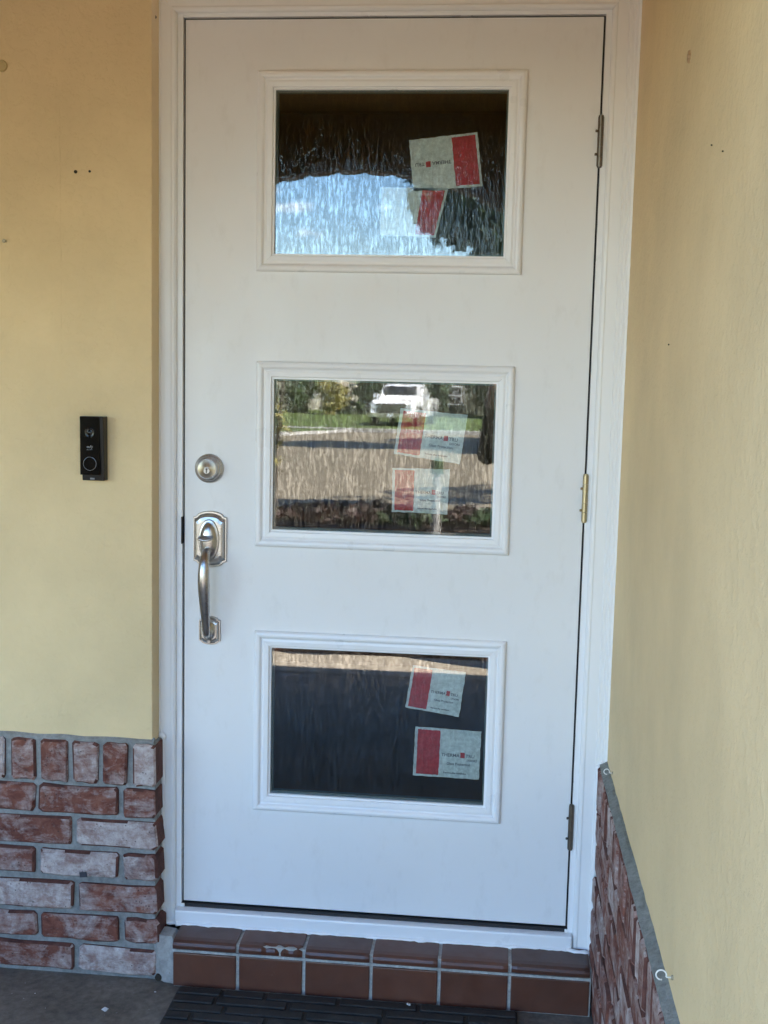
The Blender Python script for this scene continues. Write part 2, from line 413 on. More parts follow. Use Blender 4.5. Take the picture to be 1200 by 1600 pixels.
rows = [  # z0, z1, right-hand bricks as in the photograph, then the pattern goes on to the left
 (.311, .411, [(-.097, -.042), (-.168, -.111), (-.243, -.182), (-.320, -.253), (-.394, -.331)], .0735, .062),
 (.236, .303, [(-.121, -.042), (-.324, -.134)], .2015, .190),
 (.158, .225, [(-.233, -.041), (-.434, -.245)], .2015, .190),
 (.083, .146, [(-.120, -.041), (-.323, -.134)], .2015, .190),
 (.001, .068, [(-.231, -.041), (-.434, -.244)], .2015, .190),
 (-.074, -.014, [(-.120, -.037), (-.323, -.134)], .2015, .190),
 (-.152, -.088, [(-.231, -.042), (-.434, -.244)], .2015, .190)]
sd = 100
for z0, z1, spans, pitch, bw in rows:
    sp = list(spans)
    while sp[-1][0] > -1.15:
        a = sp[-1][0] - (pitch-bw); sp.append((a-bw, a))
    for x0, x1 in sp:
        sd += 1; rg = random.Random(sd)
        add_brick(lw, (x0+x1)/2, YB+rg.uniform(-.002, .003), (z0+z1)/2, x1-x0, z1-z0, .060, 0, sd, rg.uniform(-.006, .006))
cp = MB(); n = 60
for i in range(n+1):
    x = -3.4 + (3.4-.050)*i/n; rg = random.Random(i)
    cp.V += [(x, YS+.004, .425+rg.uniform(-.002, .002)), (x, YM-.004+rg.uniform(-.001, .001), .418+rg.uniform(-.002, .002)), (x, YM-.002, .408), (x, -.05, .408)]
for i in range(n):
    for k in range(3): cp.F.append((4*i+k, 4*i+k+1, 4*i+k+5, 4*i+k+4))
cp.F.append((4*n, 4*n+1, 4*n+2, 4*n+3))
cp.build('mortar_cap', M['mortar'], lw)

# ------------------------------------------------------------------ right wall, runs towards the camera
XW, XB = .990, .971
rw = thing('side_wall', 'yellow painted side wall with a brick base, right of the white door', 'wall', (0, 0, 0))
YE = -1.75
box('stucco_face', XW, 1.20, YE, .16, .395, 2.62, M['stucco'], rw, .003)
box('mortar', XB+.017, 1.15, YE, -.030, GZ-.02, .400, M['joint'], rw)
off = [0, 0, .10, 0, .10, .02, .11]
for ri, (z0, z1, spans, pitch, bw) in enumerate(rows):
    y = -.024 - (0 if ri in (0, 1, 3, 5) else 0)
    first = True
    while y > YE+.02:
        sd += 1; rg = random.Random(sd*3+1)
        w = bw*rg.uniform(.93, 1.05)
        if first and ri in (1, 3, 5): w = .085
        first = False
        if y - w < YE: break
        add_brick(rw, XB+rg.uniform(-.0025, .003), y-w/2, (z0+z1)/2-(.012 if ri == 0 else .006), w, z1-z0-(.002 if ri == 0 else 0), .05, -math.pi/2, sd, rg.uniform(-.008, .008))
        y -= w + .0105
cp = MB(); n = 54
for i in range(n+1):
    y = -.030 + (YE+.030)*i/n; rg = random.Random(i+900)
    cp.V += [(XW+.002, y, .413+rg.uniform(-.002, .003)), (XW-.006, y, .4105+rg.uniform(-.002, .002)), (XB+.001+rg.uniform(-.001, .002), y, .404+rg.uniform(-.0015, .0015)), (XB+.004, y, .394), (1.0, y, .394)]
for i in range(n):
    for k in range(4): cp.F.append((5*i+k, 5*i+k+1, 5*i+k+6, 5*i+k+5))
cp.F.append((0, 1, 2, 3, 4)); cp.F.append((5*n, 5*n+1, 5*n+2, 5*n+3, 5*n+4))
cp.build('mortar_cap', M['cap'], rw)

# rest of the house: garage block behind the side wall, wall above the door, porch ceiling and arch
gb = thing('garage_block', 'yellow garage block standing behind the side wall', 'building', (0, 0, 0))
box('wall', 1.20, 7.2, YE, 7.0, GZ-.05, 2.62, M['stucco'], gb)
M['roof'] = mat_grain('roof_shingle', (.10, .085, .07), (.16, .14, .12), 9, .95, .6, .02, 2)
box('roof', 1.21, 7.6, YE-.02, 7.4, 2.62, 2.80, M['roof'], gb)
hw_ = thing('house_wall', 'yellow wall band above the white door', 'wall', (0, 0, 0))
box('stucco_face', -.0545, .99, -.006, .16, 2.112, 2.62, M['stucco'], hw_)
M['ceiling'] = mat_grain('stained_ceiling', (.44, .26, .07), (.56, .34, .10), 30, .6, .4, .003, 3)
M['beam'] = mat_grain('stained_beam', (.22, .135, .045), (.30, .19, .065), 30, .6, .4, .003, 3)
pc = thing('porch_ceiling', 'painted ceiling over the entry, seen dark in the top pane', 'ceiling', (0, 0, 0))
box('ceiling_board', -3.4, .990, -2.0, YS-.001, 2.27, 2.62, M['ceiling'], pc)
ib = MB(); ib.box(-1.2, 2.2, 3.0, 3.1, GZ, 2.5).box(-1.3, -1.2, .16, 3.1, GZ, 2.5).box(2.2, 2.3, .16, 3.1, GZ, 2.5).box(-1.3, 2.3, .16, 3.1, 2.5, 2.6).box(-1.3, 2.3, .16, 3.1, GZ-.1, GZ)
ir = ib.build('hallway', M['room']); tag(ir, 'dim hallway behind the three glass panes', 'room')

pa = thing('porch_arch', 'arched porch beam with a scalloped lower edge, seen reflected in the top pane', 'arch', (0, 0, 0))
def arch_face(AX, AA, AZ, AB, name='arch_face'):
    V = []; F = []; K = 150
    for i in range(K+1):
        th = math.pi*i/K; x = AX - AA*math.cos(th); z = AZ + AB*math.sin(th)
        s = x*9.2; z += .011*max(0, 1-abs((s % 1)-.5)*5)
        for y in (-1.99, -1.89): V.append((x, y, z))
        for y in (-1.99, -1.89): V.append((x, y, 2.27))
    for i in range(K):
        a, b = 4*i, 4*i+4
        F += [(a, b, b+1, a+1), (a, a+2, b+2, b), (a+1, b+1, b+3, a+3), (a+2, a+3, b+3, b+2)]
    mesh(name, V, F, M['beam'], pa)
arch_face(.13, .87, 1.46, .59); arch_face(-1.80, .87, 1.18, .55)  # second arch is unseen, added and kept low to darken the wall top
for px in (-.92, .999, -2.85): box('post', px+.002, px+.178, -2.0, -1.88, GZ, 2.27, M['beam'], pa, .006)
box('added_parapet', -2.67, -.92, -1.99, -1.89, GZ, .40, M['stucco'], pa, .006)  # unseen low wall, added to darken the lower door and bricks
box('added_side_wall', -2.82, -2.72, -1.875, YS-.005, GZ, 2.27, M['stucco'], pa, .006)  # unseen closed side, added to cut the light on the right wall

# ------------------------------------------------------------------ door frame
df = thing('door_frame', 'white painted door frame and casing around the entry door', 'door frame', (0, 0, 0))
HD = 2.0426
jx0, jx1, jz = -.0042, .9185, 2.0470
box('jamb', -.0620, jx0, -.0050, .16, -.048, jz+.03, M['trim'], df, .001)
box('jamb', jx1, .989, -.0050, .16, -.048, jz+.03, M['trim'], df, .001)
box('jamb', jx0, jx1, -.0050, .16, jz, jz+.03, M['trim'], df, .001)
box('weather_seal', jx0, .006, .010, .045, -.01, jz, M['gap'], df)
box('weather_seal', .908, jx1, .010, .045, -.01, jz, M['gap'], df)
box('weather_seal', .006, .908, .010, .045, 2.036, jz, M['gap'], df)
prof = [(.058, -.004), (.058, -.026), (.0565, -.0275), (.050, -.0275), (.048, -.0245), (.043, -.0245), (.0415, -.0225), (.036, -.0225), (.034, -.0195), (.012, -.0185), (.0085, -.0200), (.004, -.0190), (.0005, -.0150), (0, -.004)]
cL, cR, cT = -.0165, .9305, 2.0540
for nm, p0, p1, ai, t0, t1 in (('casing', (cL, 0, -.046), (cL, 0, cT), (-1, 0, 0), 0, -1), ('casing', (cR, 0, -.046), (cR, 0, cT), (1, 0, 0), 0, -1), ('casing', (cL+.0004, 0, cT+.0004), (cR-.0004, 0, cT+.0004), (0, 0, 1), -1, -1)):
    V, F = strip(p0, p1, ai, prof, t0, t1)
    mesh(nm, V, F, M['casing'], df)
# sill under the door, cap of caulk on top of the tiles
box('sill', jx0-.010, jx1+.010, -.030, .16, -.050, -.012, M['trim'], df, .004)
box('sill_gap', jx0, jx1, -.006, .045, -.012, -.0035, M['gap'], df)
box('corner_plug', jx0, .004, -.010, .0, -.0118, -.004, M['caulk'], df, .001)
box('corner_plug', .912, jx1, -.010, .0, -.0118, -.004, M['caulk'], df, .001)
def caulk(pts, r0, r1, seed, n=8):
    rg = random.Random(seed); P = []; Q = []
    for a, b in zip(pts[:-1], pts[1:]):
        a = Vector(a); b = Vector(b); k = max(2, int((b-a).length/.010))
        for i in range(k):
            P.append(a.lerp(b, i/k) + Vector((rg.uniform(-1, 1)*.0008, rg.uniform(-1, 1)*.0008, rg.uniform(-1, 1)*.0008))); Q.append(rg.uniform(r0, r1) + (r1*.5 if rg.random() < .06 else 0))
    P.append(Vector(pts[-1])); Q.append(r0)
    return MB().tube(P, Q, n).build('caulk_bead', M['caulk'], df, True)
caulk([(-.0440, -.024, -.045), (-.0440, -.024, .41)], .0032, .0055, 1)
caulk([(-.052, -.026, .414), (-.046, -.026, .421), (-.041, -.026, .408)], .005, .007, 2)
caulk([(.972, -.024, -.045), (.972, -.024, .400)], .0042, .0070, 3)
caulk([(.972, -.026, .402), (.986, -.026, .404)], .004, .006, 4)
caulk([(.9885, -.0275, .405), (.9885, -.0275, 2.11)], .0026, .0040, 5)
caulk([(-.010, -.031, -.0455), (.925, -.031, -.0465)], .0032, .0058, 6)
caulk([(-.050, -.021, -.047), (-.014, -.023, -.047)], .004, .0065, 7)
caulk([(.918, -.028, -.046), (.935, -.034, -.047), (.970, -.032, -.048)], .006, .009, 8)
box('strike_plate', jx0-.0016, jx0+.0012, -.0095, .004, .872, .935, M['black'], df, .0005)

# ------------------------------------------------------------------ the door
dr = thing('front_door', 'white entry door with three framed rain glass panes, handle and deadbolt', 'door', (0, 0, 0))
lites = [(.1645, .7564, 1.4973, 1.9323), (.1675, .7508, .8725, 1.2970), (.1690, .7530, .2405, .6735)]
fx0, fx1 = .196, .722
zs = [0.0]
for L in lites[::-1]: zs += [L[2]+.028, L[3]-.028]
zs.append(HD)
V, F = slab_holes([0, fx0, fx1, .914], zs, {(1, 1), (1, 3), (1, 5)}, 0, .044)
ds = mesh('door_slab', V, F, M['door'], dr); bevel(ds, .0012, 2)
FP = [(0, .001), (0, -.0060), (.0012, -.0085), (.0040, -.0112), (.0085, -.0125), (.0125, -.0118), (.0150, -.0095), (.0165, -.0068), (.0190, -.0058), (.0215, -.0066), (.0240, -.0078), (.0335, -.0070), (.0352, -.0052), (.0352, .014), (.002, .014)]
for wi, (x0, x1, z0, z1) in enumerate(lites):
    g = .00028
    fr = mesh('lite_frame', *slab_holes([x0+.0345, x0+.0395, x1-.0395, x1-.0345], [z0+.0345, z0+.0395, z1-.0395, z1-.0345], {(1, 1)}, -.0012, .0055), M['trim'], dr)
    for p0, p1, ai in (((x0, 0, z0+g), (x0, 0, z1-g), (1, 0, 0)), ((x1, 0, z0+g), (x1, 0, z1-g), (-1, 0, 0)), ((x0+g, 0, z0), (x1-g, 0, z0), (0, 0, 1)), ((x0+g, 0, z1), (x1-g, 0, z1), (0, 0, -1))):
        V, F = strip(p0, p1, ai, FP, 1, 1); mesh('moulding', V, F, M['trim'], fr)
    a0, a1, b0, b1 = x0+.031, x1-.031, z0+.031, z1-.031
    pn = MB().box(a0, a1, .0062, .0102, b0, b1)
    p = mesh('glass_pane', pn.V, pn.F, None, dr, mats=[M['glass_out'], M['glass_in']], fmat=[1]*6)
    for f in p.data.polygons: f.material_index = 0 if f.normal.y < -.5 else 1
    bd = mesh('spacer', *slab_holes([a0+.006, a0+.0125, a1-.0125, a1-.006], [b0+.006, b0+.0135, b1-.0125, b1-.006], {(1, 1)}, .0110, .024), plain('spacer_grey', (.10, .135, .13), .5), p)

def sticker(P, redside, label, words=True, red=M['red'], seed=0, upright=0):
    """P: corner points TL,TR,BR,BL (x,z) of the printed card fixed behind the pane"""
    rg = random.Random(seed); P = [Vector((a, b)) for a, b in P]
    c = sum(P, Vector((0, 0)))/4; root = thing('paper_sticker', label, 'sticker', (c.x, .0150, c.y), 'paper stickers on the door glass')
    lerp = lambda s, t: (P[0]*(1-s)*(1-t) + P[1]*s*(1-t) + P[2]*s*t + P[3]*(1-s)*t) - c
    def patch(name, s0, s1, t0, t1, y, mat, jag, k=16):
        pts = []
        for i in range(k): pts.append((s0+(s1-s0)*i/k, t0))
        for i in range(k): pts.append((s1, t0+(t1-t0)*i/k))
        for i in range(k): pts.append((s1-(s1-s0)*i/k, t1))
        for i in range(k): pts.append((s0, t1-(t1-t0)*i/k))
        L = [lerp(s, t) + Vector((rg.uniform(-jag, jag), rg.uniform(-jag, jag))) for s, t in pts]
        F = MB().stack([[(q.x, y+.0006, q.y) for q in L], [(q.x, y, q.y) for q in L]])
        return F.build(name, mat, root)
    patch('paper', 0, 1, 0, 1, 0, M['paper'], .0007)
    if redside == 'L': patch('red_panel', .045, .385, .045, .955, -.0008, red, .0006)
    else: patch('red_panel', .62, .965, .045, .955, -.0008, red, .0006)
    e = (lerp(1, .5) - lerp(0, .5)); ang = math.atan2(e.y, e.x); W = e.length
    if words:
        def put(s, s0, t0, size, mat, flip=False, sx=1):
            q = lerp(s0, t0)
            rot = Euler((math.pi/2, 0, 0)).to_matrix(); tw = Matrix.Rotation(-ang, 3, 'Y')
            if flip: tw = tw @ Matrix.Rotation(math.pi, 3, 'Y')
            return text('lettering', s, size, mat, root, (q.x, -.0012, q.y), (tw @ rot).to_euler(), bold=.0002, sx=sx)
        if redside == 'L':
            put('THERMA', .415, .56, W*.071, M['ink']); patch('red_block', .702, .768, .465, .575, -.0007, M['redink'], .0003, 4); put('TRU', .782, .56, W*.071, M['ink'])
            put('DOORS', .80, .64, W*.045, M['ink']); put('Glass Protection', .50, .73, W*.058, M['ink'], sx=.92)
            put('Remove after installation', .46, .91, W*.036, M['ink'], sx=.95)
        else:
            put('THERMA', .585, .46, W*.071, M['ink'], True); patch('red_block', .215, .285, .445, .555, -.0007, M['redink'], .0003, 4); put('TRU', .195, .46, W*.071, M['ink'], True)
    return root
sticker([(.501, 1.788), (.651, 1.806), (.666, 1.690), (.513, 1.678)], 'R', 'upside down red and white sticker, upper one in the top pane', seed=1)
sticker([(.442, 1.687), (.590, 1.685), (.565, 1.578), (.441, 1.582)], 'R', 'faint sticker under the sky reflection, lower one in the top pane', False, seed=2)
sticker([(.497, 1.198), (.649, 1.186), (.634, 1.075), (.483, 1.094)], 'L', 'red and white sticker beside the reflected truck, upper one in the middle pane', seed=3)
sticker([(.481, 1.062), (.612, 1.062), (.609, .959), (.482, .961)], 'L', 'washed out orange red sticker, lower one in the middle pane', seed=4)
sticker([(.539, .603), (.663, .592), (.650, .485), (.524, .502)], 'L', 'red and white sticker tilted clockwise, upper one in the bottom pane', seed=5)
sticker([(.549, .457), (.703, .453), (.701, .337), (.546, .339)], 'L', 'large level red and white sticker, lower one in the bottom pane', seed=6)

# deadbolt
db = bpy.data.objects.new('deadbolt', None); link(db, dr); db.location = (.0585, 0, 1.049)
MB().lathe_y([(.0338, .001), (.0338, -.004), (.0325, -.0075), (.0295, -.0095), (.0285, -.0095), (.0283, -.0125), (.0270, -.0155), (.0250, -.0170), (.0242, -.0170), (.0240, -.0225), (.0228, -.0250), (.0215, -.0258), (.0208, -.0252)], 48, cap=False).build('bolt_collar', M['nickel'], db, True)
MB().lathe_y([(.0209, -.020), (.0209, -.0246), (.0200, -.0252), (.0085, -.0252), (.0082, -.0258), (.0010, -.0262)], 40).build('lock_face', M['cyl'], db, True)
MB().lathe_y([(.0076, -.0250), (.0076, -.0275), (.0070, -.0280)], 28, (0, 0, -.0035)).build('key_plug', M['nickel_dark'], db)
MB().box(-.0011, .0011, -.0286, -.0275, -.0085, .0008).lathe_y([(.0022, -.0275), (.0022, -.0286)], 12, (0, 0, .0)).build('keyhole', M['hole'], db)

# handle set
def arched(w, z0, z1, sh, rise, y, n=16, dx=0, dz=0):
    """plate outline: straight sides, small shoulders, bowed top and bottom"""
    L = []
    hw = w/2
    for k in range(n+1):
        u = -1+2*k/n; xx = hw*.80*u; L.append((xx+dx, y, z1 + rise*math.sqrt(max(0, 1-u*u*.97)) + dz))
    L += [(hw*.86+dx, y, z1+.001+dz), (hw+dx, y, z1-sh*.2+dz)]
    L += [(hw+dx, y, z0+sh*.2+dz), (hw*.86+dx, y, z0-.001+dz)]
    for k in range(n+1):
        u = 1-2*k/n; xx = hw*.80*u; L.append((xx+dx, y, z0 - rise*math.sqrt(max(0, 1-u*u*.97)) + dz))
    L += [(-hw*.86+dx, y, z0-.001+dz), (-hw+dx, y, z0+sh*.2+dz), (-hw+dx, y, z1-sh*.2+dz), (-hw*.86+dx, y, z1+.001+dz)]
    return L
def scaled(L, s, y, cz): return [(x*s, y, cz+(z-cz)*s) for x, _, z in L]
hs = bpy.data.objects.new('handle_set', None); link(hs, dr); hs.location = (.0615, 0, 0)
base = arched(.079, .832, .937, .006, .0135, 0); cz = .8845
esc = MB().stack([scaled(base, 1, .001, cz), scaled(base, 1, -.004, cz), scaled(base, .975, -.0065, cz), scaled(base, .93, -.0065, cz), scaled(base, .915, -.0045, cz), scaled(base, .80, -.0125, cz), scaled(base, .70, -.0140, cz)]).build('upper_plate', M['nickel'], hs)
def ellip(a, b, y, czz, n=36, dx=0): return [(dx+a*math.cos(2*math.pi*k/n), y, czz+b*math.sin(2*math.pi*k/n)) for k in range(n)]
MB().stack([ellip(.0245, .0480, -.012, cz), ellip(.0245, .0480, -.0155, cz), ellip(.0225, .0455, -.0175, cz), ellip(.0205, .043, -.0165, cz), ellip(.017, .037, -.024, cz), ellip(.010, .022, -.029, cz)]).build('oval_boss', M['nickel'], hs, True)
# thumb piece: curved spoon that sticks out
tb = MB(); nx, ny = 8, 6
for i in range(ny+1):
    t = i/ny
    for k in range(nx+1):
        u = -1+2*k/nx; wd = .0105 + .0065*math.sin(t*math.pi*.75)
        tb.V.append((u*wd, -.022-.036*t, .894 - .006*t*t + .0035*u*u*t))
for i in range(ny):
    for k in range(nx):
        a = i*(nx+1)+k; tb.F.append((a, a+1, a+nx+2, a+nx+1))
th_ = tb.build('thumb_latch', M['nickel'], hs, True)
so = th_.modifiers.new('thick', 'SOLIDIFY'); so.thickness = .004; so.offset = 0
MB().box(-.0055, .0055, -.0285, -.020, .868, .892).build('latch_slot', M['hole'], hs)
def smooth_path(P, n):
    out = []
    P = [Vector(p) for p in P]
    for i in range(len(P)-1):
        p0 = P[max(i-1, 0)]; p1 = P[i]; p2 = P[i+1]; p3 = P[min(i+2, len(P)-1)]
        for k in range(n):
            t = k/n
            out.append(.5*((2*p1)+(p2-p0)*t+(2*p0-5*p1+4*p2-p3)*t*t+(3*p1-p0-3*p2+p3)*t**3))
    out.append(P[-1]); return out
gp = smooth_path([(0, -.020, .862), (0, -.040, .858), (0, -.056, .836), (0, -.061, .800), (0, -.056, .760), (0, -.047, .718), (0, -.040, .690), (0, -.034, .668), (0, -.020, .660)], 6)
gr = []
for i in range(len(gp)):
    t = i/(len(gp)-1); gr.append(.0095 + .0042*math.exp(-((t-.40)/.22)**2) - .002*max(0, t-.6))
grip = MB().tube(gp, gr, 18, True, .82).build('pull_grip', M['nickel'], hs, True)
base2 = arched(.052, .643, .694, .004, .0085, 0, 12); cz2 = .6685
MB().stack([scaled(base2, 1, .001, cz2), scaled(base2, 1, -.0035, cz2), scaled(base2, .96, -.006, cz2), scaled(base2, .90, -.006, cz2), scaled(base2, .87, -.0045, cz2), scaled(base2, .74, -.0105, cz2), scaled(base2, .62, -.0115, cz2)]).build('lower_plate', M['nickel'], hs)
MB().stack([ellip(.0150, .0235, -.0095, cz2, 28), ellip(.0150, .0235, -.0125, cz2, 28), ellip(.0125, .0205, -.0135, cz2, 28), ellip(.0095, .016, -.020, cz2, 28), ellip(.006, .010, -.023, cz2, 28)]).build('oval_boss', M['nickel'], hs, True)
MB().lathe_y([(.0048, -.014), (.0048, -.0175), (.0040, -.0182)], 16, (0.002, 0, .6445)).build('screw_cover', M['nickel_dark'], hs)

# hinges on the right edge
for zc, hm, lab in ((1.782, M['hinge'], 'dull bronze top hinge'), (1.008, M['brass'], 'brighter brass middle hinge'), (.2435, M['hinge'], 'dark weathered bottom hinge')):
    hg = bpy.data.objects.new('hinge', None); link(hg, dr); hg.location = (.9165, -.0065, zc); hg['label'] = lab
    for k in range(5):
        z0 = -.052+.0208*k
        MB().tube([(0, 0, z0+.0004), (0, 0, z0+.0204)], .0064, 16).build('knuckle', hm, hg, False)
    MB().tube([(0, 0, -.0545), (0, 0, -.0520)], .0052, 14).tube([(0, 0, .0520), (0, 0, .0545)], .0056, 14).build('pin', hm, hg)
    MB().box(.002, .0135, .0012, .0022, -.051, .051).build('leaf', M['casing'], hg)
    for dz in (-.027, .022):
        MB().tube([(-.0035, -.001, dz), (-.0105, -.003, dz)], [.0022, .0030], 10).build('screw_head', hm, hg)

# ------------------------------------------------------------------ tiled step
st = thing('tiled_step', 'step of dark red quarry tiles with pale grout under the white door', 'step', (0, 0, 0))
YR, TZ = -.1045, -.0475
box('grout_bed', .0045, .9690, YR+.0035, -.005, GZ-.02, TZ-.0035, M['grout'], st)
jt = [.004, .1565, .3125, .4690, .6255, .7855, .9655]
for i in range(6):
    a = jt[i]+(.0042 if i else .0); b = jt[i+1]-(.0035 if i < 5 else .0)
    # riser tile
    o = box('riser_tile', a, b, YR-.001-random.uniform(0, .0012), YR+.012, GZ+.003, -.0775+random.uniform(-.001, .001), M['tile'], st, .0022)
    # tread tile: bull-nosed front edge, slightly overhanging
    V = []; K = []
    zt = TZ + random.uniform(-.0008, .0008); x0, x1 = a, b
    pr = [(-.020, zt+.003), (YR+.016, zt+.0005), (YR+.004, zt-.001), (YR-.0035, zt-.0045), (YR-.0065, zt-.0105), (YR-.0060, zt-.0185), (YR-.002, zt-.0215), (YR+.012, zt-.0215)]
    nseg = 14
    for k in range(nseg+1):
        x = x0+(x1-x0)*k/nseg
        for j, (y, z) in enumerate(pr):
            dy = dz = 0
            if i == 1:   # chipped nose
                u = (x-(x0+(x1-x0)*.70))/(.075); w_ = max(0, 1-abs(u))*(.75+.5*math.sin(k*2.3))
                if 2 <= j <= 6: dy = .010*w_; 
                if 1 < j < 6: dz = -.0055*w_
            e = .0018 if k in (0, nseg) else 0
            V.append((x, y+dy+(e if 1 < j < 7 else 0), z+dz-(e*.6 if j < 4 else 0)))
    m_ = len(pr); Fc = []
    for k in range(nseg):
        for j in range(m_-1): Fc.append((k*m_+j, k*m_+j+1, (k+1)*m_+j+1, (k+1)*m_+j))
    Fc.append(tuple(range(m_))); Fc.append(tuple(nseg*m_+j for j in range(m_)))
    mesh('tread_tile', V, Fc, M['tile'], st)
MB().box(.003, .9685, YR-.0005, YR+.01, -.0765, -.0705).build('grout_line', M['grout'], st)
# rough plaster patch at the left end of the step, with a small dark hole
pt = MB()
rg = random.Random(5)
L = [(-.0470, -.156), (-.0200, -.160), (.0035, -.162), (.0040, -.110), (.0040, -.060), (-.006, -.052), (-.028, -.049), (-.0475, -.050), (-.0480, -.100)]
pt.stack([[(x, -.04, z) for x, z in L], [(x, -.083+rg.uniform(-.002, .002)-(.012 if z < -.055 and x > -.03 else 0), z) for x, z in L]])
pt.build('plaster_patch', M['patch'], st)
MB().lathe_y([(.0085, -.075), (.0085, -.0905), (.0060, -.0915)], 14, (-.036, 0, -.152)).build('weep_hole', M['hole'], st)

# ------------------------------------------------------------------ door mat
mt = thing('door_mat', 'black rubber door mat moulded like rows of brickwork, lying before the step', 'door mat', (0, 0, GZ))
mx0, mx1, my1, my0 = .022, .806, -.118, -.60
box('mat_base', mx0, mx1, my0, my1, .001, .0075, M['rubber'], mt, .002)
y = my1-.003; r = 0
while y > my0+.03:
    h = .0275; x = mx0+.003; rg = random.Random(40+r)
    x_first = rg.uniform(.05, .16)
    while x < mx1-.012:
        w = min(x_first if x < mx0+.01 else rg.choice([.092, .16, .175, .21]), mx1-.003-x)
        if mx1-.003-(x+w) < .02: w = mx1-.003-x
        b = MB().box(x, x+w, y-h, y, .006, .0125+rg.uniform(-.0006, .0008)).build('block', M['rubber'], mt); bevel(b, .0022, 1)
        x += w+.0085
    y -= h+.0075; r += 1

# ------------------------------------------------------------------ doorbell and small things on the walls
bl = thing('doorbell', 'black video doorbell fixed to the yellow wall left of the door', 'doorbell', (-.1845, YS, 1.0935))
bd = MB().box(-.0275, .0275, -.0290, 0, -.0720, .0720).build('bell_body', M['black'], bl)
for v in bd.data.vertices:
    if v.co.z < 0 and v.co.y < -.01: v.co.y += .006
    if v.co.z < 0 and v.co.x < 0: v.co.x += .0035
bevel(bd, .0022, 2)
fp = MB().box(-.0262, .0188, -.0302, -.0285, -.0590, .0700).build('front_plate', M['black_gloss'], bl); bevel(fp, .0008, 1)
MB().lathe_y([(.0115, -.0300), (.0115, -.0316), (.0104, -.0320), (.0085, -.0312), (.0055, -.0308), (.004, -.0318), (.0012, -.0324)], 32, (-.0035, 0, .036)).build('camera_lens', M['black_gloss'], bl, True)
MB().lathe_y([(.0145, -.0301), (.0145, -.0312), (.0136, -.0314), (.0136, -.0306), (.001, -.0305)], 40, (-.0035, 0, -.0335)).build('button', M['black_gloss'], bl)
ring = MB().lathe_y([(.0152, -.0302), (.0152, -.0313), (.0146, -.0313), (.0146, -.0302)], 40, (-.0035, 0, -.0335), False).build('button_ring', plain('ring_grey', (.17, .18, .20), .35), bl)
text('lettering', 'eufy', .0085, M['print'], bl, (-.0035, -.0310, .0020), (math.pi/2, 0, 0), 'CENTER', 0, .0001)
text('lettering', 'SECURITY', .0030, M['print'], bl, (-.0035, -.0310, -.0030), (math.pi/2, 0, 0), 'CENTER')
MB().box(-.0050, .0050, -.0252, -.0238, -.0695, -.0655).build('speaker_slot', M['print'], bl)

def nub(name, label, cat, x, y, z, kind, group=None):
    if kind == 'nail':
        o = MB().lathe_y([(.0022, .002), (.0022, -.007), (.0042, -.007), (.0042, -.0088), (.0030, -.0096)], 14, (0, 0, 0)).build(name, M['nail'])
    elif kind == 'hole':
        o = MB().lathe_y([(.0040, .0015), (.0036, -.0011), (.0026, -.0013), (.0022, -.0004), (.0012, .0)], 12, (0, 0, 0)).build(name, M['hole'])
    elif kind == 'ring':
        o = MB().lathe_y([(.0125, .002), (.0125, -.0030), (.0110, -.0048), (.0092, -.0035), (.0085, -.0015), (.004, -.0022)], 24, (0, 0, 0)).build(name, plain('painted_cap', (.52, .40, .19), .5))
    o.location = (x, y, z); tag(o, label, cat, group); return o
nub('nail', 'small nail head in the yellow wall at the left edge, above the doorbell', 'nail', -.3895, YS, 1.549, 'nail')
nub('screw_hole', 'larger left one of the two screw holes above the doorbell', 'hole', -.2265, YS-.0006, 1.701, 'hole', 'screw holes in the stucco')
o = nub('screw_hole', 'smaller right one of the two screw holes above the doorbell', 'hole', -.1945, YS-.0006, 1.702, 'hole', 'screw holes in the stucco'); o.scale = (.7, 1, .7)
nub('wall_rosette', 'round painted over cap at the top left of the yellow wall', 'wall cap', -.391, YS, 1.926, 'ring')
o = nub('nail', 'dark nail at the top edge of the left wall beside the door casing', 'nail', -.0565, YS+.028, 2.035, 'hole')
for (y, z, lab, s) in ((-.988, 1.584, 'upper of the two pin holes on the right wall', .25), (-1.073, 1.560, 'lower of the two pin holes on the right wall', .25), (-.68, 1.330, 'lone pin hole low on the right wall beside the door casing', .3)):
    o = nub('pin_hole', lab, 'hole', XW-.0006, y, z, 'hole', 'pin holes in the side wall'); o.rotation_euler = (0, 0, -math.pi/2); o.scale = (s, 1, s)
# broken plastic wall anchor with chipped paint
an = MB(); rg = random.Random(3); pts = [(rg.uniform(.006, .0115)*math.cos(a), rg.uniform(.006, .0115)*math.sin(a)) for a in [k*math.pi/5 for k in range(10)]]
an.stack([[(0.002, a, b) for a, b in pts], [(-.0035, a*.8, b*.8) for a, b in pts], [(-.0030, a*.4, b*.4) for a, b in pts], [(.001, a*.2, b*.2) for a, b in pts]])
o = an.build('wall_anchor', plain('chipped_plaster', (.42, .27, .15), .8)); o.location = (XW, -.745, 1.762); tag(o, 'broken wall anchor in chipped plaster high on the right wall', 'wall anchor')
def cup_hook(y, z, s, label):
    P = [(.004, 0, 0), (-.0095, 0, 0)]
    for k in range(13):
        a = math.radians(-18 + 25*k); P.append((-.0195+.0085*math.cos(a), .0, .0035+.0085*math.sin(a)))
    P = [(x*s, 0, zz*s) for x, _, zz in P]
    r = thing('cup_hook', label, 'hook', (XW, y, z), 'white cup hooks above the brick base')
    MB().tube(P, .0014*s, 8).build('hook_wire', M['hook'], r, True)
    fl = MB().lathe_y([(.0042*s, .001), (.0042*s, -.002), (.0022*s, -.0032)], 14).build('hook_flange', M['nail'], r); fl.rotation_euler = (0, 0, -math.pi/2)
    return r
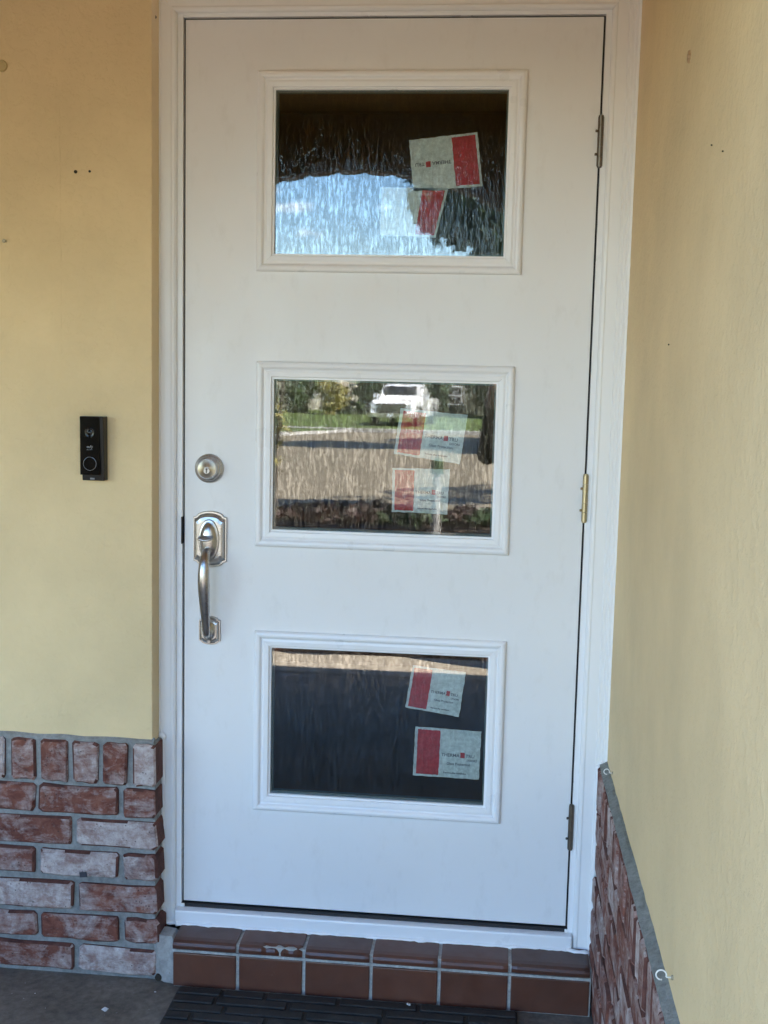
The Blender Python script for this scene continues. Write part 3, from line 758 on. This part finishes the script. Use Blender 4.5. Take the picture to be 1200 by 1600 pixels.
cup_hook(-1.035, .438, .85, 'white cup hook nearest the viewer above the brick base of the right wall')
cup_hook(-.158, .430, .7, 'white cup hook in the corner by the door casing, above the right brick base')
tp = MB().box(-.0085, .0085, -.0008, .0008, -.0062, .0062).build('tape_scrap', plain('dark_tape', (.045, .045, .055), .5)); tp.location = (-.2155, YB-.0042, .0915); tp.rotation_euler = (0, R(-8), 0); tag(tp, 'small dark scrap of tape on a brick of the left wall', 'tape')
# paint flakes and grit on the floor
def flake(x, y, s, seed, label):
    rg = random.Random(seed); P = [(s*rg.uniform(.5, 1)*math.cos(a), s*rg.uniform(.5, 1)*math.sin(a)) for a in [k*math.pi*2/9 for k in range(9)]]
    o = MB().stack([[(a, b, 0) for a, b in P], [(a, b, s*.3*rg.uniform(.3, 1.2)) for a, b in P]]).build('paint_flake', plain('flake_white', (.72, .72, .70), .6)); o.location = (x, y, GZ+.0008)
    tag(o, label, 'paint flake', 'paint flakes on the floor')
flake(-.118, -.224, .0095, 1, 'big white paint flake on the dark floor left of the mat')
flake(-.030, -.135, .0030, 2, 'tiny white speck on the floor near the plaster patch')
flake(-.300, -.180, .0020, 3, 'tiny pale speck on the floor under the left brick wall')
flake(.56, -.128, .0060, 4, 'grey fluff scrap lying on the back edge of the mat')
bpy.data.objects['paint_flake.003'].location.z = GZ+.0128

gm = MB(); rg = random.Random(11)
for k in range(150):
    x = rg.uniform(-1.2, .95); y = rg.uniform(-.70, -.10)
    if .0 < x < .83 and y > -.62: continue
    r_ = rg.uniform(.0006, .0019); P = [(x+r_*math.cos(a)*rg.uniform(.5, 1), y+r_*math.sin(a)*rg.uniform(.5, 1)) for a in (0, 1.4, 2.8, 4.4)]
    gm.stack([[(a, b, GZ+.0002) for a, b in P], [(a, b, GZ+r_*.8) for a, b in P]])
gt = gm.build('grit', M['patch']); gt['kind'] = 'stuff'; gt['label'] = 'pale grit scattered on the dark porch floor'; gt['category'] = 'grit'
# thin raised seam in the stucco
MB().tube([(-.262+rg.uniform(-.0006, .0006), YS, 1.30+.02*k) for k in range(28)], [rg.uniform(.0004, .0011) for k in range(28)], 6).build('plaster_seam', M['stucco'], lw)
# ------------------------------------------------------------------ garden and street seen in the glass
lit = ground_strip('path', -.95, 1.1, [-2.78, -3.17], .004, M['lit_slab'])  # paler concrete laid over the porch floor where the sun falls
ed = thing('brick_edging', 'row of red edging bricks along the sunlit path, reflected atop the bottom pane', 'edging', (0, 0, GZ))
sd = 900
x = -2.4
while x < 2.4:
    sd += 1
    o = brick_obj(ed, .20, .10, .07, sd); o.location = (x, -3.25, .045); o.rotation_euler = (R(-90), 0, 0)
    x += .212
def mat_leaf(name, c0, c1):
    m, nt, b = newmat(name); n = N(nt); v = n.coord()
    c = n.mix(n.noise(v, 2.6, 4), c0, c1); n.lk(c, b.inputs['Base Color']); b.inputs['Roughness'].default_value = .55
    b.inputs['Subsurface Weight'].default_value = 0
    return m
M['leaf'] = mat_leaf('leaf_green', (.030, .065, .015), (.085, .13, .030))
M['leaf_dark'] = mat_leaf('leaf_dark', (.018, .040, .014), (.045, .075, .022))
M['leaf_gold'] = mat_leaf('leaf_gold', (.22, .20, .05), (.32, .27, .08))
M['leaf_red'] = mat_leaf('leaf_red', (.030, .018, .014), (.065, .036, .026))
M['bark'] = mat_grain('bark', (.10, .085, .065), (.17, .14, .11), 20, .95, .8, .01, 4)
def leaves(name, blobs, count, size, mat, parent, seed, long=1.8):
    rg = random.Random(seed); V = []; F = []
    for _ in range(count):
        cx, cy, cz, rxx, ryy, rzz = rg.choice(blobs)
        while True:
            d = Vector((rg.uniform(-1, 1), rg.uniform(-1, 1), rg.uniform(-1, 1)))
            if .35 < d.length < 1: break
        p = Vector((cx+d.x*rxx, cy+d.y*ryy, cz+d.z*rzz)); s = size*rg.uniform(.6, 1.4)
        e = Euler((rg.uniform(0, 6.3), rg.uniform(0, 6.3), rg.uniform(0, 6.3))).to_matrix()
        b = len(V)
        for q in ((-.5*long, 0, 0), (0, -.5, .08), (.5*long, 0, 0), (0, .5, .08)): V.append(p + e @ (Vector(q)*s))
        F.append((b, b+1, b+2, b+3))
    me = bpy.data.meshes.new(name); me.from_pydata([tuple(v) for v in V], [], F); me.materials.append(mat)
    return link(bpy.data.objects.new(name, me), parent)
def tree(x, y, h, crown_r, crown_h, label, mat, count, size, seed, tr=.10, lean=0, cat='tree', nm='tree', gap=.55, group=None):
    rg = random.Random(seed); z0 = gz(y)-.02
    t = thing(nm, label, cat, (x, y, z0), group)
    tk = MB().tube(smooth_path([(0, 0, 0), (lean*.3+rg.uniform(-.05, .05), 0, h*.3), (lean*.7, rg.uniform(-.05, .05), h*.6), (lean, 0, h*.9)], 4), [tr*(1-.7*i/12) for i in range(13)], 9)
    blobs = []
    for k in range(9):
        a = rg.uniform(0, 6.28); rr = crown_r*gap*rg.uniform(.2, 1); zz = h - crown_h*rg.uniform(.12, .88)
        c = (lean+rr*math.cos(a), rr*math.sin(a), zz)
        blobs.append((*c, crown_r*rg.uniform(.34, .55), crown_r*rg.uniform(.34, .55), crown_h*rg.uniform(.16, .28)))
        if k < 5: tk.tube([(lean*.6, 0, h*.5), ((lean*.6+c[0])/2, c[1]*.5, (h*.5+zz)/2+.1), c], [tr*.45, tr*.3, tr*.12], 6)
    tk.build('trunk', M['bark'], t, True)
    leaves('crown', blobs, count, size, mat, t, seed)
    return t
def bush(x, y, w, d, h, label, mat, count, size, seed, nm='bush', cat='bush', group=None, long=1.8):
    rg = random.Random(seed); z0 = gz(y)
    t = thing(nm, label, cat, (x, y, z0), group); blobs = []; tk = MB()
    for k in range(10):
        c = (rg.uniform(-.5, .5)*w*.75, rg.uniform(-.5, .5)*d*.75, h*rg.uniform(.25, .75)); blobs.append((*c, w*rg.uniform(.18, .3), d*rg.uniform(.2, .35), h*rg.uniform(.2, .32)))
        tk.tube([(c[0]*.3, c[1]*.3, 0), (c[0]*.6, c[1]*.6, c[2]*.6), c], [.03*h, .02*h, .008*h], 5)
    tk.build('stem', M['bark'], t); leaves('crown', blobs, count, size, mat, t, seed, long)
    return t
tree(1.38, -8.4, 4.9, 1.45, 3.0, 'young dark leaved tree before the street, reflected at the right of the top pane', M['leaf_dark'], 12000, .10, 23, .06, -.22, gap=.66)
for i, (x, y, h, m) in enumerate(((-1.9, -8.3, .26, 'leaf_red'), (-1.25, -8.6, .22, 'leaf_red'), (-.75, -8.4, .34, 'leaf_red'), (-.2, -8.5, .22, 'leaf_dark'), (.25, -8.7, .24, 'leaf_red'), (.75, -8.5, .26, 'leaf_dark'), (1.3, -8.4, .26, 'leaf_red'))):
    names = ['leftmost low red leaved plant of the bed before the street', 'second low red plant from the left in the bed before the street', 'tallest low red plant in the bed before the street', 'low dark green plant in the middle of the bed before the street', 'low red plant at the foot of the young tree', 'low dark green plant right of the young tree', 'rightmost low red plant of the bed before the street']
    bush(x, y, .75, .6, h*.72, names[i], M[m], 420, .052, 60+i, 'bed_plant', 'plant', 'low plants in the bed before the street')
gp_ = thing('garden_post', 'short grey garden post in the bed before the street, behind the lower middle sticker', 'post', (.16, -8.1, GZ))
MB().tube([(0, 0, -.1), (0, 0, .55)], .036, 10).build('post_shaft', M['kerb'], gp_)
MB().tube([(0, 0, .55), (0, 0, .57), (0, 0, .66), (0, 0, .69)], [.06, .065, .06, .02], 12).build('post_cap', M['leaf_dark'], gp_)
# long leaved golden plant at the left of the middle pane
yp = thing('croton_plant', 'tall golden leaved plant, reflected at the left edge of the middle pane', 'plant', (-1.37, -8.0, GZ))
rg = random.Random(77); V = []; F = []
for k in range(90):
    a = rg.uniform(0, 6.28); el = rg.uniform(-.2, 1.2); base_ = Vector((0, 0, rg.uniform(.55, 1.15))); L = rg.uniform(.16, .30); w = .018
    d = Vector((math.cos(a)*math.cos(el), math.sin(a)*math.cos(el), math.sin(el))); s_ = d.cross(Vector((0, 0, 1))).normalized()*w; b = len(V)
    V += [base_, base_+d*L*.5+s_, base_+d*L+Vector((0, 0, -.06)), base_+d*L*.5-s_]; F.append((b, b+1, b+2, b+3))
me = bpy.data.meshes.new('crown'); me.from_pydata([tuple(v) for v in V], [], F); me.materials.append(M['leaf_gold']); link(bpy.data.objects.new('crown', me), yp)
MB().tube([(0, 0, 0), (.02, 0, .6), (.10, 0, 1.5)], [.03, .025, .012], 7).build('trunk', M['bark'], yp)
# shadow casting street trees to the right
def palm(x, y, h, label, seed):
    rg = random.Random(seed); t = thing('palm_tree', label, 'tree', (x, y, gz(y)), 'palms along the street')
    MB().tube([(0, 0, 0), (.05, 0, h*.5), (.0, 0, h)], [.16, .13, .11], 9).build('trunk', M['bark'], t, True)
    V = []; F = []
    for k in range(16):
        a = k*math.pi*2/16+rg.uniform(-.1, .1); up = rg.uniform(.0, .9)
        for i in range(9):
            s = i/8; r_ = 1.5*s; z = h+up*s-1.1*s*s
            p = Vector((r_*math.cos(a), r_*math.sin(a), z)); sd_ = Vector((-math.sin(a), math.cos(a), 0))
            for sg in (-1, 1):
                b = len(V); V += [p, p+sd_*sg*.35*(1-s*.6)+Vector((.1*math.cos(a), .1*math.sin(a), -.16)), p+Vector((.10*math.cos(a), .10*math.sin(a), 0))]; F.append((b, b+1, b+2))
    me = bpy.data.meshes.new('crown'); me.from_pydata([tuple(v) for v in V], [], F); me.materials.append(M['leaf']); link(bpy.data.objects.new('crown', me), t)
palm(4.0, -9.5, 5.2, 'nearer tall palm by the right verge of the street', 1)
palm(4.7, -10.8, 5.6, 'farther tall palm by the right verge of the street', 2)
tree(4.6, -25, 9, 4.4, 6, 'large broad shade tree on the right side of the street', M['leaf'], 6000, .34, 31, .32)
tree(7.0, -29.0, 9, 4.4, 6, 'large shade tree farther along the right side of the street', M['leaf_dark'], 6000, .34, 32, .32)
# far side
bx = [(-11.6, 2.6, 3.4, 'leaf_dark', 'tall dark hedge bush at the far left of the reflected lawn'), (-9.6, 2.4, 3.0, 'leaf', 'rounded bright green bush behind the reflected lawn'), (-7.9, 1.8, 2.2, 'leaf_gold', 'yellow green bush left of the white truck'), (-5.6, 3.4, 3.6, 'leaf_dark', 'large dark bush right behind the white truck'), (-2.9, 2.0, 2.9, 'leaf_dark', 'dark hedge bush left of the white framed window'), (.4, 3.0, 3.2, 'leaf', 'leafy hedge bush right of the white framed window')]
for i, (x, w, h, m, lb) in enumerate(bx): bush(x, -57-i % 2*1.5, w, 2.2, h, lb, M[m], 1500, .17, 200+i, 'hedge_bush', 'bush', 'hedge bushes across the street')
tree(-15.5, -62, 6.0, 2.8, 4, 'green tree behind the hedge at the far left across the street', M['leaf'], 2600, .26, 41, .2)
tree(4.5, -55, 6.5, 3, 4.4, 'dark tree across the street at the far right', M['leaf_dark'], 2600, .26, 43, .2)
M['cream'] = mat_grain('cream_wall', (.55, .50, .40), (.62, .57, .46), 6, .9, .3, .01, 1)
M['white'] = plain('white_trim', (.80, .80, .78), .5)
M['win'] = plain('dark_window', (.02, .022, .025), .35, spec=.25)
M['olive'] = mat_grain('olive_wall', (.10, .105, .075), (.13, .135, .10), 6, .9, .3, .01, 1)
def house(x0, x1, y, d, h, wall, label, wins):
    t = thing('far_house', label, 'house', (0, 0, gz(-50)), 'houses across the street')
    box('wall', x0, x1, y-d, y, 0, h, wall, t)
    V = [(x0-.5, y+.5, h), (x1+.5, y+.5, h), (x1+.5, y-d-.5, h), (x0-.5, y-d-.5, h), (x0+1.5, y-d/2, h+1.5), (x1-1.5, y-d/2, h+1.5)]
    mesh('roof', V, [(0, 1, 5, 4), (1, 2, 5), (2, 3, 4, 5), (3, 0, 4), (3, 2, 1, 0)], M['roof'], t)
    for wx, wz, ww, wh in wins:
        f = mesh('window', *slab_holes([wx-ww/2-.09, wx-ww/2, wx+ww/2, wx+ww/2+.09], [wz-wh/2-.09, wz-wh/2, wz+wh/2, wz+wh/2+.09], {(1, 1)}, y+.002, y+.07), M['white'], t)
        MB().box(wx-ww/2, wx+ww/2, y+.005, y+.02, wz-wh/2, wz+wh/2).build('pane', M['win'], f)
        MB().box(wx-.025, wx+.025, y+.021, y+.05, wz-wh/2, wz+wh/2).box(wx-ww/2, wx+ww/2, y+.021, y+.05, wz-.025, wz+.025).build('glazing_bar', M['white'], f)
    return t
house(-6.0, 5.0, -60.5, 8, 2.9, M['olive'], 'olive walled house with a white framed window across the street', [(-1.72, 1.14, .66, .86), (2.6, 1.14, .66, .86)])
house(-19, -8.5, -64, 8, 3.0, M['cream'], 'cream house behind the hedge across the street', [(-13.5, 1.5, 1.2, 1.0), (-10.5, 1.5, 1.2, 1.0)])

# the white pickup truck
M['car'] = plain('white_car_paint', (.80, .80, .79), .18, coat=.6)
M['tyre'] = plain('tyre_rubber', (.02, .02, .02), .8)
M['chrome'] = plain('chrome_trim', (.75, .75, .75), .15, 1)
M['lampglass'] = plain('lamp_glass', (.75, .78, .80), .08)
tk = thing('pickup_truck', 'white pickup truck parked across the street, reflected in the middle pane', 'truck', (-3.28, -46.0, gz(-45)+.06), rotz=R(7))
def loft(name, sections, mat, parent, bev=.03):
    V = []; F = []; n = len(sections[0])
    for s in sections: V += s
    for i in range(len(sections)-1):
        for j in range(n): F.append((i*n+j, i*n+(j+1) % n, (i+1)*n+(j+1) % n, (i+1)*n+j))
    F.append(tuple(range(n))); F.append(tuple((len(sections)-1)*n+j for j in range(n)))
    o = mesh(name, V, F, mat, parent); bevel(o, bev, 2); return o
def sec(y, hw, z0, z1, hw2=None): hw2 = hw2 or hw; return [(-hw, y, z0), (hw, y, z0), (hw, y, (z0+z1)/2), (hw2, y, z1), (-hw2, y, z1), (-hw, y, (z0+z1)/2)]
# front of the truck faces +y
loft('body', [sec(2.75, .92, .48, 1.02, .84), sec(2.55, .98, .42, 1.14, .90), sec(1.35, 1.0, .42, 1.22, .93), sec(1.2, 1.0, .42, 1.18), sec(-.9, 1.0, .42, 1.18), sec(-1.0, 1.0, .42, 1.20), sec(-2.75, 1.0, .50, 1.20)], M['car'], tk)
loft('cab', [sec(1.30, .90, 1.12, 1.19, .88), sec(.62, .88, 1.12, 1.78, .74), sec(.3, .90, 1.12, 1.86, .74), sec(-.75, .90, 1.12, 1.84, .74), sec(-.98, .90, 1.12, 1.24, .88)], M['car'], tk)
def quad(name, P, mat, th=.02, parent=tk):
    P = [Vector(p) for p in P]; nrm = (P[1]-P[0]).cross(P[2]-P[0]).normalized()*th
    return mesh(name, [p for p in P]+[p+nrm for p in P], [(0,1,2,3),(7,6,5,4),(0,4,5,1),(1,5,6,2),(2,6,7,3),(3,7,4,0)], mat, parent)
quad('windscreen', [(.80, 1.22, 1.25), (.68, .68, 1.76), (-.68, .68, 1.76), (-.80, 1.22, 1.25)], M['win'], .03)
for s in (-1, 1):
    quad('side_window', [(s*.905, .92, 1.26), (s*.775, .48, 1.74), (s*.775, -.62, 1.74), (s*.905, -.80, 1.26)], M['win'], .02*s)
    MB().box(min(s*.62, s*.90), max(s*.62, s*.90), 2.60, 2.775, .82, 1.00).build('headlight', M['lampglass'], tk)
    MB().box(min(s*.98, s*1.22), max(s*.98, s*1.22), .78, .90, 1.24, 1.44).build('mirror', M['car'], tk)
    for y in (1.75, -1.75):
        w = MB(); w.V = []; b = MB().tube([(s*.78, y, .40), (s*1.02, y, .40)], .40, 24).build('wheel', M['tyre'], tk)
        MB().tube([(s*1.00, y, .40), (s*1.035, y, .40)], .24, 18).build('rim', M['chrome'], b)
        MB().tube([(s*.99, y, .50), (s*1.03, y, .50)], .50, 24).build('wheel_arch', M['tyre'], tk).scale = (1, 1, .98)
g = MB().box(-.66, .66, 2.70, 2.785, .62, 1.03).build('grille', plain('grille_black', (.03, .03, .032), .3), tk)
for k in range(3): MB().box(-.58, .58, 2.786, 2.80, .71+.1*k, .735+.1*k).build('grille_bar', M['chrome'], g)
bp = MB().box(-.97, .97, 2.62, 2.90, .44, .62).build('bumper', M['chrome'], tk)
MB().box(-.16, .16, 2.902, 2.912, .47, .60).build('number_plate', M['white'], bp)

tk.scale = (.95, .95, .93)
# ------------------------------------------------------------------ the photographer
M['cloth'] = mat_grain('dark_clothing', (.018, .018, .020), (.032, .032, .036), 60, .9, .5, .002, 8)
M['skin'] = plain('skin', (.46, .27, .19), .5)
M['hair'] = plain('dark_hair', (.03, .022, .016), .6)
ps = thing('person', 'person in dark clothes holding up a phone, an elbow reflected in the middle pane', 'person', (0, 0, 0))
gx, gy, g0 = .93, -2.98, GZ
J = {'pelvis': (gx, gy, g0+.93, .150, .115), 'waist': (gx, gy, g0+1.08, .130, .10), 'chest': (gx, gy, g0+1.27, .155, .115), 'neck0': (gx, gy, g0+1.43, .07, .07), 'neck': (gx-.01, gy+.02, g0+1.50, .055, .055), 'head0': (gx-.015, gy+.05, g0+1.57, .075, .085), 'head': (gx-.02, gy+.055, g0+1.66, .080, .095), 'crown': (gx-.02, gy+.045, g0+1.73, .055, .065),
 'shL': (gx-.165, gy+.01, g0+1.38, .062, .062), 'elL': (.662, gy+.19, g0+1.045, .050, .052), 'wrL': (.690, -2.665, g0+1.36, .032, .034), 'haL': (.700, -2.645, g0+1.43, .026, .03),
 'shR': (gx+.165, gy+.01, g0+1.38, .062, .062), 'elR': (gx+.17, gy+.14, g0+1.07, .052, .052), 'wrR': (.775, -2.670, g0+1.36, .032, .034), 'haR': (.752, -2.648, g0+1.42, .026, .03),
 'hpL': (gx-.09, gy, g0+.86, .098, .10), 'knL': (gx-.10, gy+.02, g0+.48, .062, .066), 'anL': (gx-.105, gy-.01, g0+.09, .045, .048), 'toL': (gx-.115, gy+.15, g0+.04, .040, .035),
 'hpR': (gx+.09, gy, g0+.86, .098, .10), 'knR': (gx+.10, gy+.02, g0+.48, .062, .066), 'anR': (gx+.105, gy-.01, g0+.09, .045, .048), 'toR': (gx+.115, gy+.15, g0+.04, .040, .035)}
E_ = [('pelvis', 'waist'), ('waist', 'chest'), ('chest', 'neck0'), ('neck0', 'neck'), ('neck', 'head0'), ('head0', 'head'), ('head', 'crown'), ('neck0', 'shL'), ('shL', 'elL'), ('elL', 'wrL'), ('wrL', 'haL'), ('neck0', 'shR'), ('shR', 'elR'), ('elR', 'wrR'), ('wrR', 'haR'), ('pelvis', 'hpL'), ('hpL', 'knL'), ('knL', 'anL'), ('anL', 'toL'), ('pelvis', 'hpR'), ('hpR', 'knR'), ('knR', 'anR'), ('anR', 'toR')]
keys = list(J)
def skinned(name, P, rad, edges, mats, parent, root=0, lv=2):
    me = bpy.data.meshes.new(name+'_rig'); me.from_pydata(P, edges, [])
    o = bpy.data.objects.new(name+'_rig', me); col.objects.link(o)
    s = o.modifiers.new('skin', 'SKIN'); s.use_smooth_shade = True
    for i, r_ in enumerate(rad):
        me.skin_vertices[0].data[i].radius = r_
    for i in range(len(P)): me.skin_vertices[0].data[i].use_root = (i == root)
    ss = o.modifiers.new('sub', 'SUBSURF'); ss.levels = lv; ss.render_levels = lv
    bpy.context.view_layer.update()
    m2 = bpy.data.meshes.new_from_object(o.evaluated_get(bpy.context.evaluated_depsgraph_get()))
    bpy.data.objects.remove(o)
    m2.materials.clear()
    for m in mats: m2.materials.append(m)
    for p in m2.polygons: p.use_smooth = True
    return link(bpy.data.objects.new(name, m2), parent)
bd = skinned('body', [J[k][:3] for k in keys], [J[k][3:] for k in keys], [(keys.index(a), keys.index(b)) for a, b in E_], [M['cloth'], M['skin'], M['hair']], ps)
for p in bd.data.polygons:
    c = p.center
    near = min((Vector(J[k][:3])-c).length for k in ('wrL', 'haL', 'wrR', 'haR'))
    if c.z > g0+1.47 or near < .07: p.material_index = 1
    if c.z > g0+1.68 or (c.z > g0+1.53 and c.y < gy+.03 and c.z > g0+1.55): p.material_index = 2
for side, hx, sgn in (('L', .700, 1), ('R', .752, -1)):
    for k in range(4):
        z = 1.268-.040+.019*k; L_ = (.030, .034, .036, .030)[k]
        skinned('finger', [(hx, -2.647, z-.01), (hx-sgn*-.008, -2.650+.0, z), (hx+sgn*.012, -2.640, z+.004), (hx+sgn*(.012), -2.632, z+.006)], [(.009,)*2, (.0085,)*2, (.008,)*2, (.007,)*2], [(0, 1), (1, 2), (2, 3)], [M['skin']], ps, 0, 1)
    skinned('thumb', [(hx, -2.652, 1.24), (hx+sgn*.010, -2.660, 1.262), (hx+sgn*.020, -2.656, 1.285)], [(.011,)*2, (.010,)*2, (.0085,)*2], [(0, 1), (1, 2)], [M['skin']], ps, 0, 1)
hd = J['head']
for s in (-1, 1):
    MB().lathe_y([(.001, .010), (.010, .004), (.012, -.004), (.006, -.010)], 12, (hd[0]+s*.030, hd[1]+.083, hd[2]-.012)).build('eye', M['hook'], ps, True)
    MB().lathe_y([(.004, .0), (.018, -.006), (.020, -.016), (.008, -.022)], 10, (hd[0]+s*.083, hd[1]+.01, hd[2]-.02)).build('ear', M['skin'], ps, True)
MB().tube([(hd[0], hd[1]+.088, hd[2]), (hd[0], hd[1]+.112, hd[2]-.040), (hd[0], hd[1]+.085, hd[2]-.048)], [.007, .014, .008], 8).build('nose', M['skin'], ps, True)
MB().tube([(hd[0]-.022, hd[1]+.078, hd[2]-.070), (hd[0], hd[1]+.088, hd[2]-.070), (hd[0]+.022, hd[1]+.078, hd[2]-.070)], [.004, .007, .004], 8).build('mouth', plain('lips', (.38, .16, .13), .5), ps, True)
ph = thing('phone', 'dark phone held up by the person', 'phone', (.727, -2.634, 1.262))
box('phone_body', -.036, .036, -.0045, .0045, -.074, .074, M['black'], ph, .004)
MB().box(-.033, -.006, .0046, .0060, .035, .066).build('camera_bump', M['black_gloss'], ph)
bpy.context.view_layer.update()
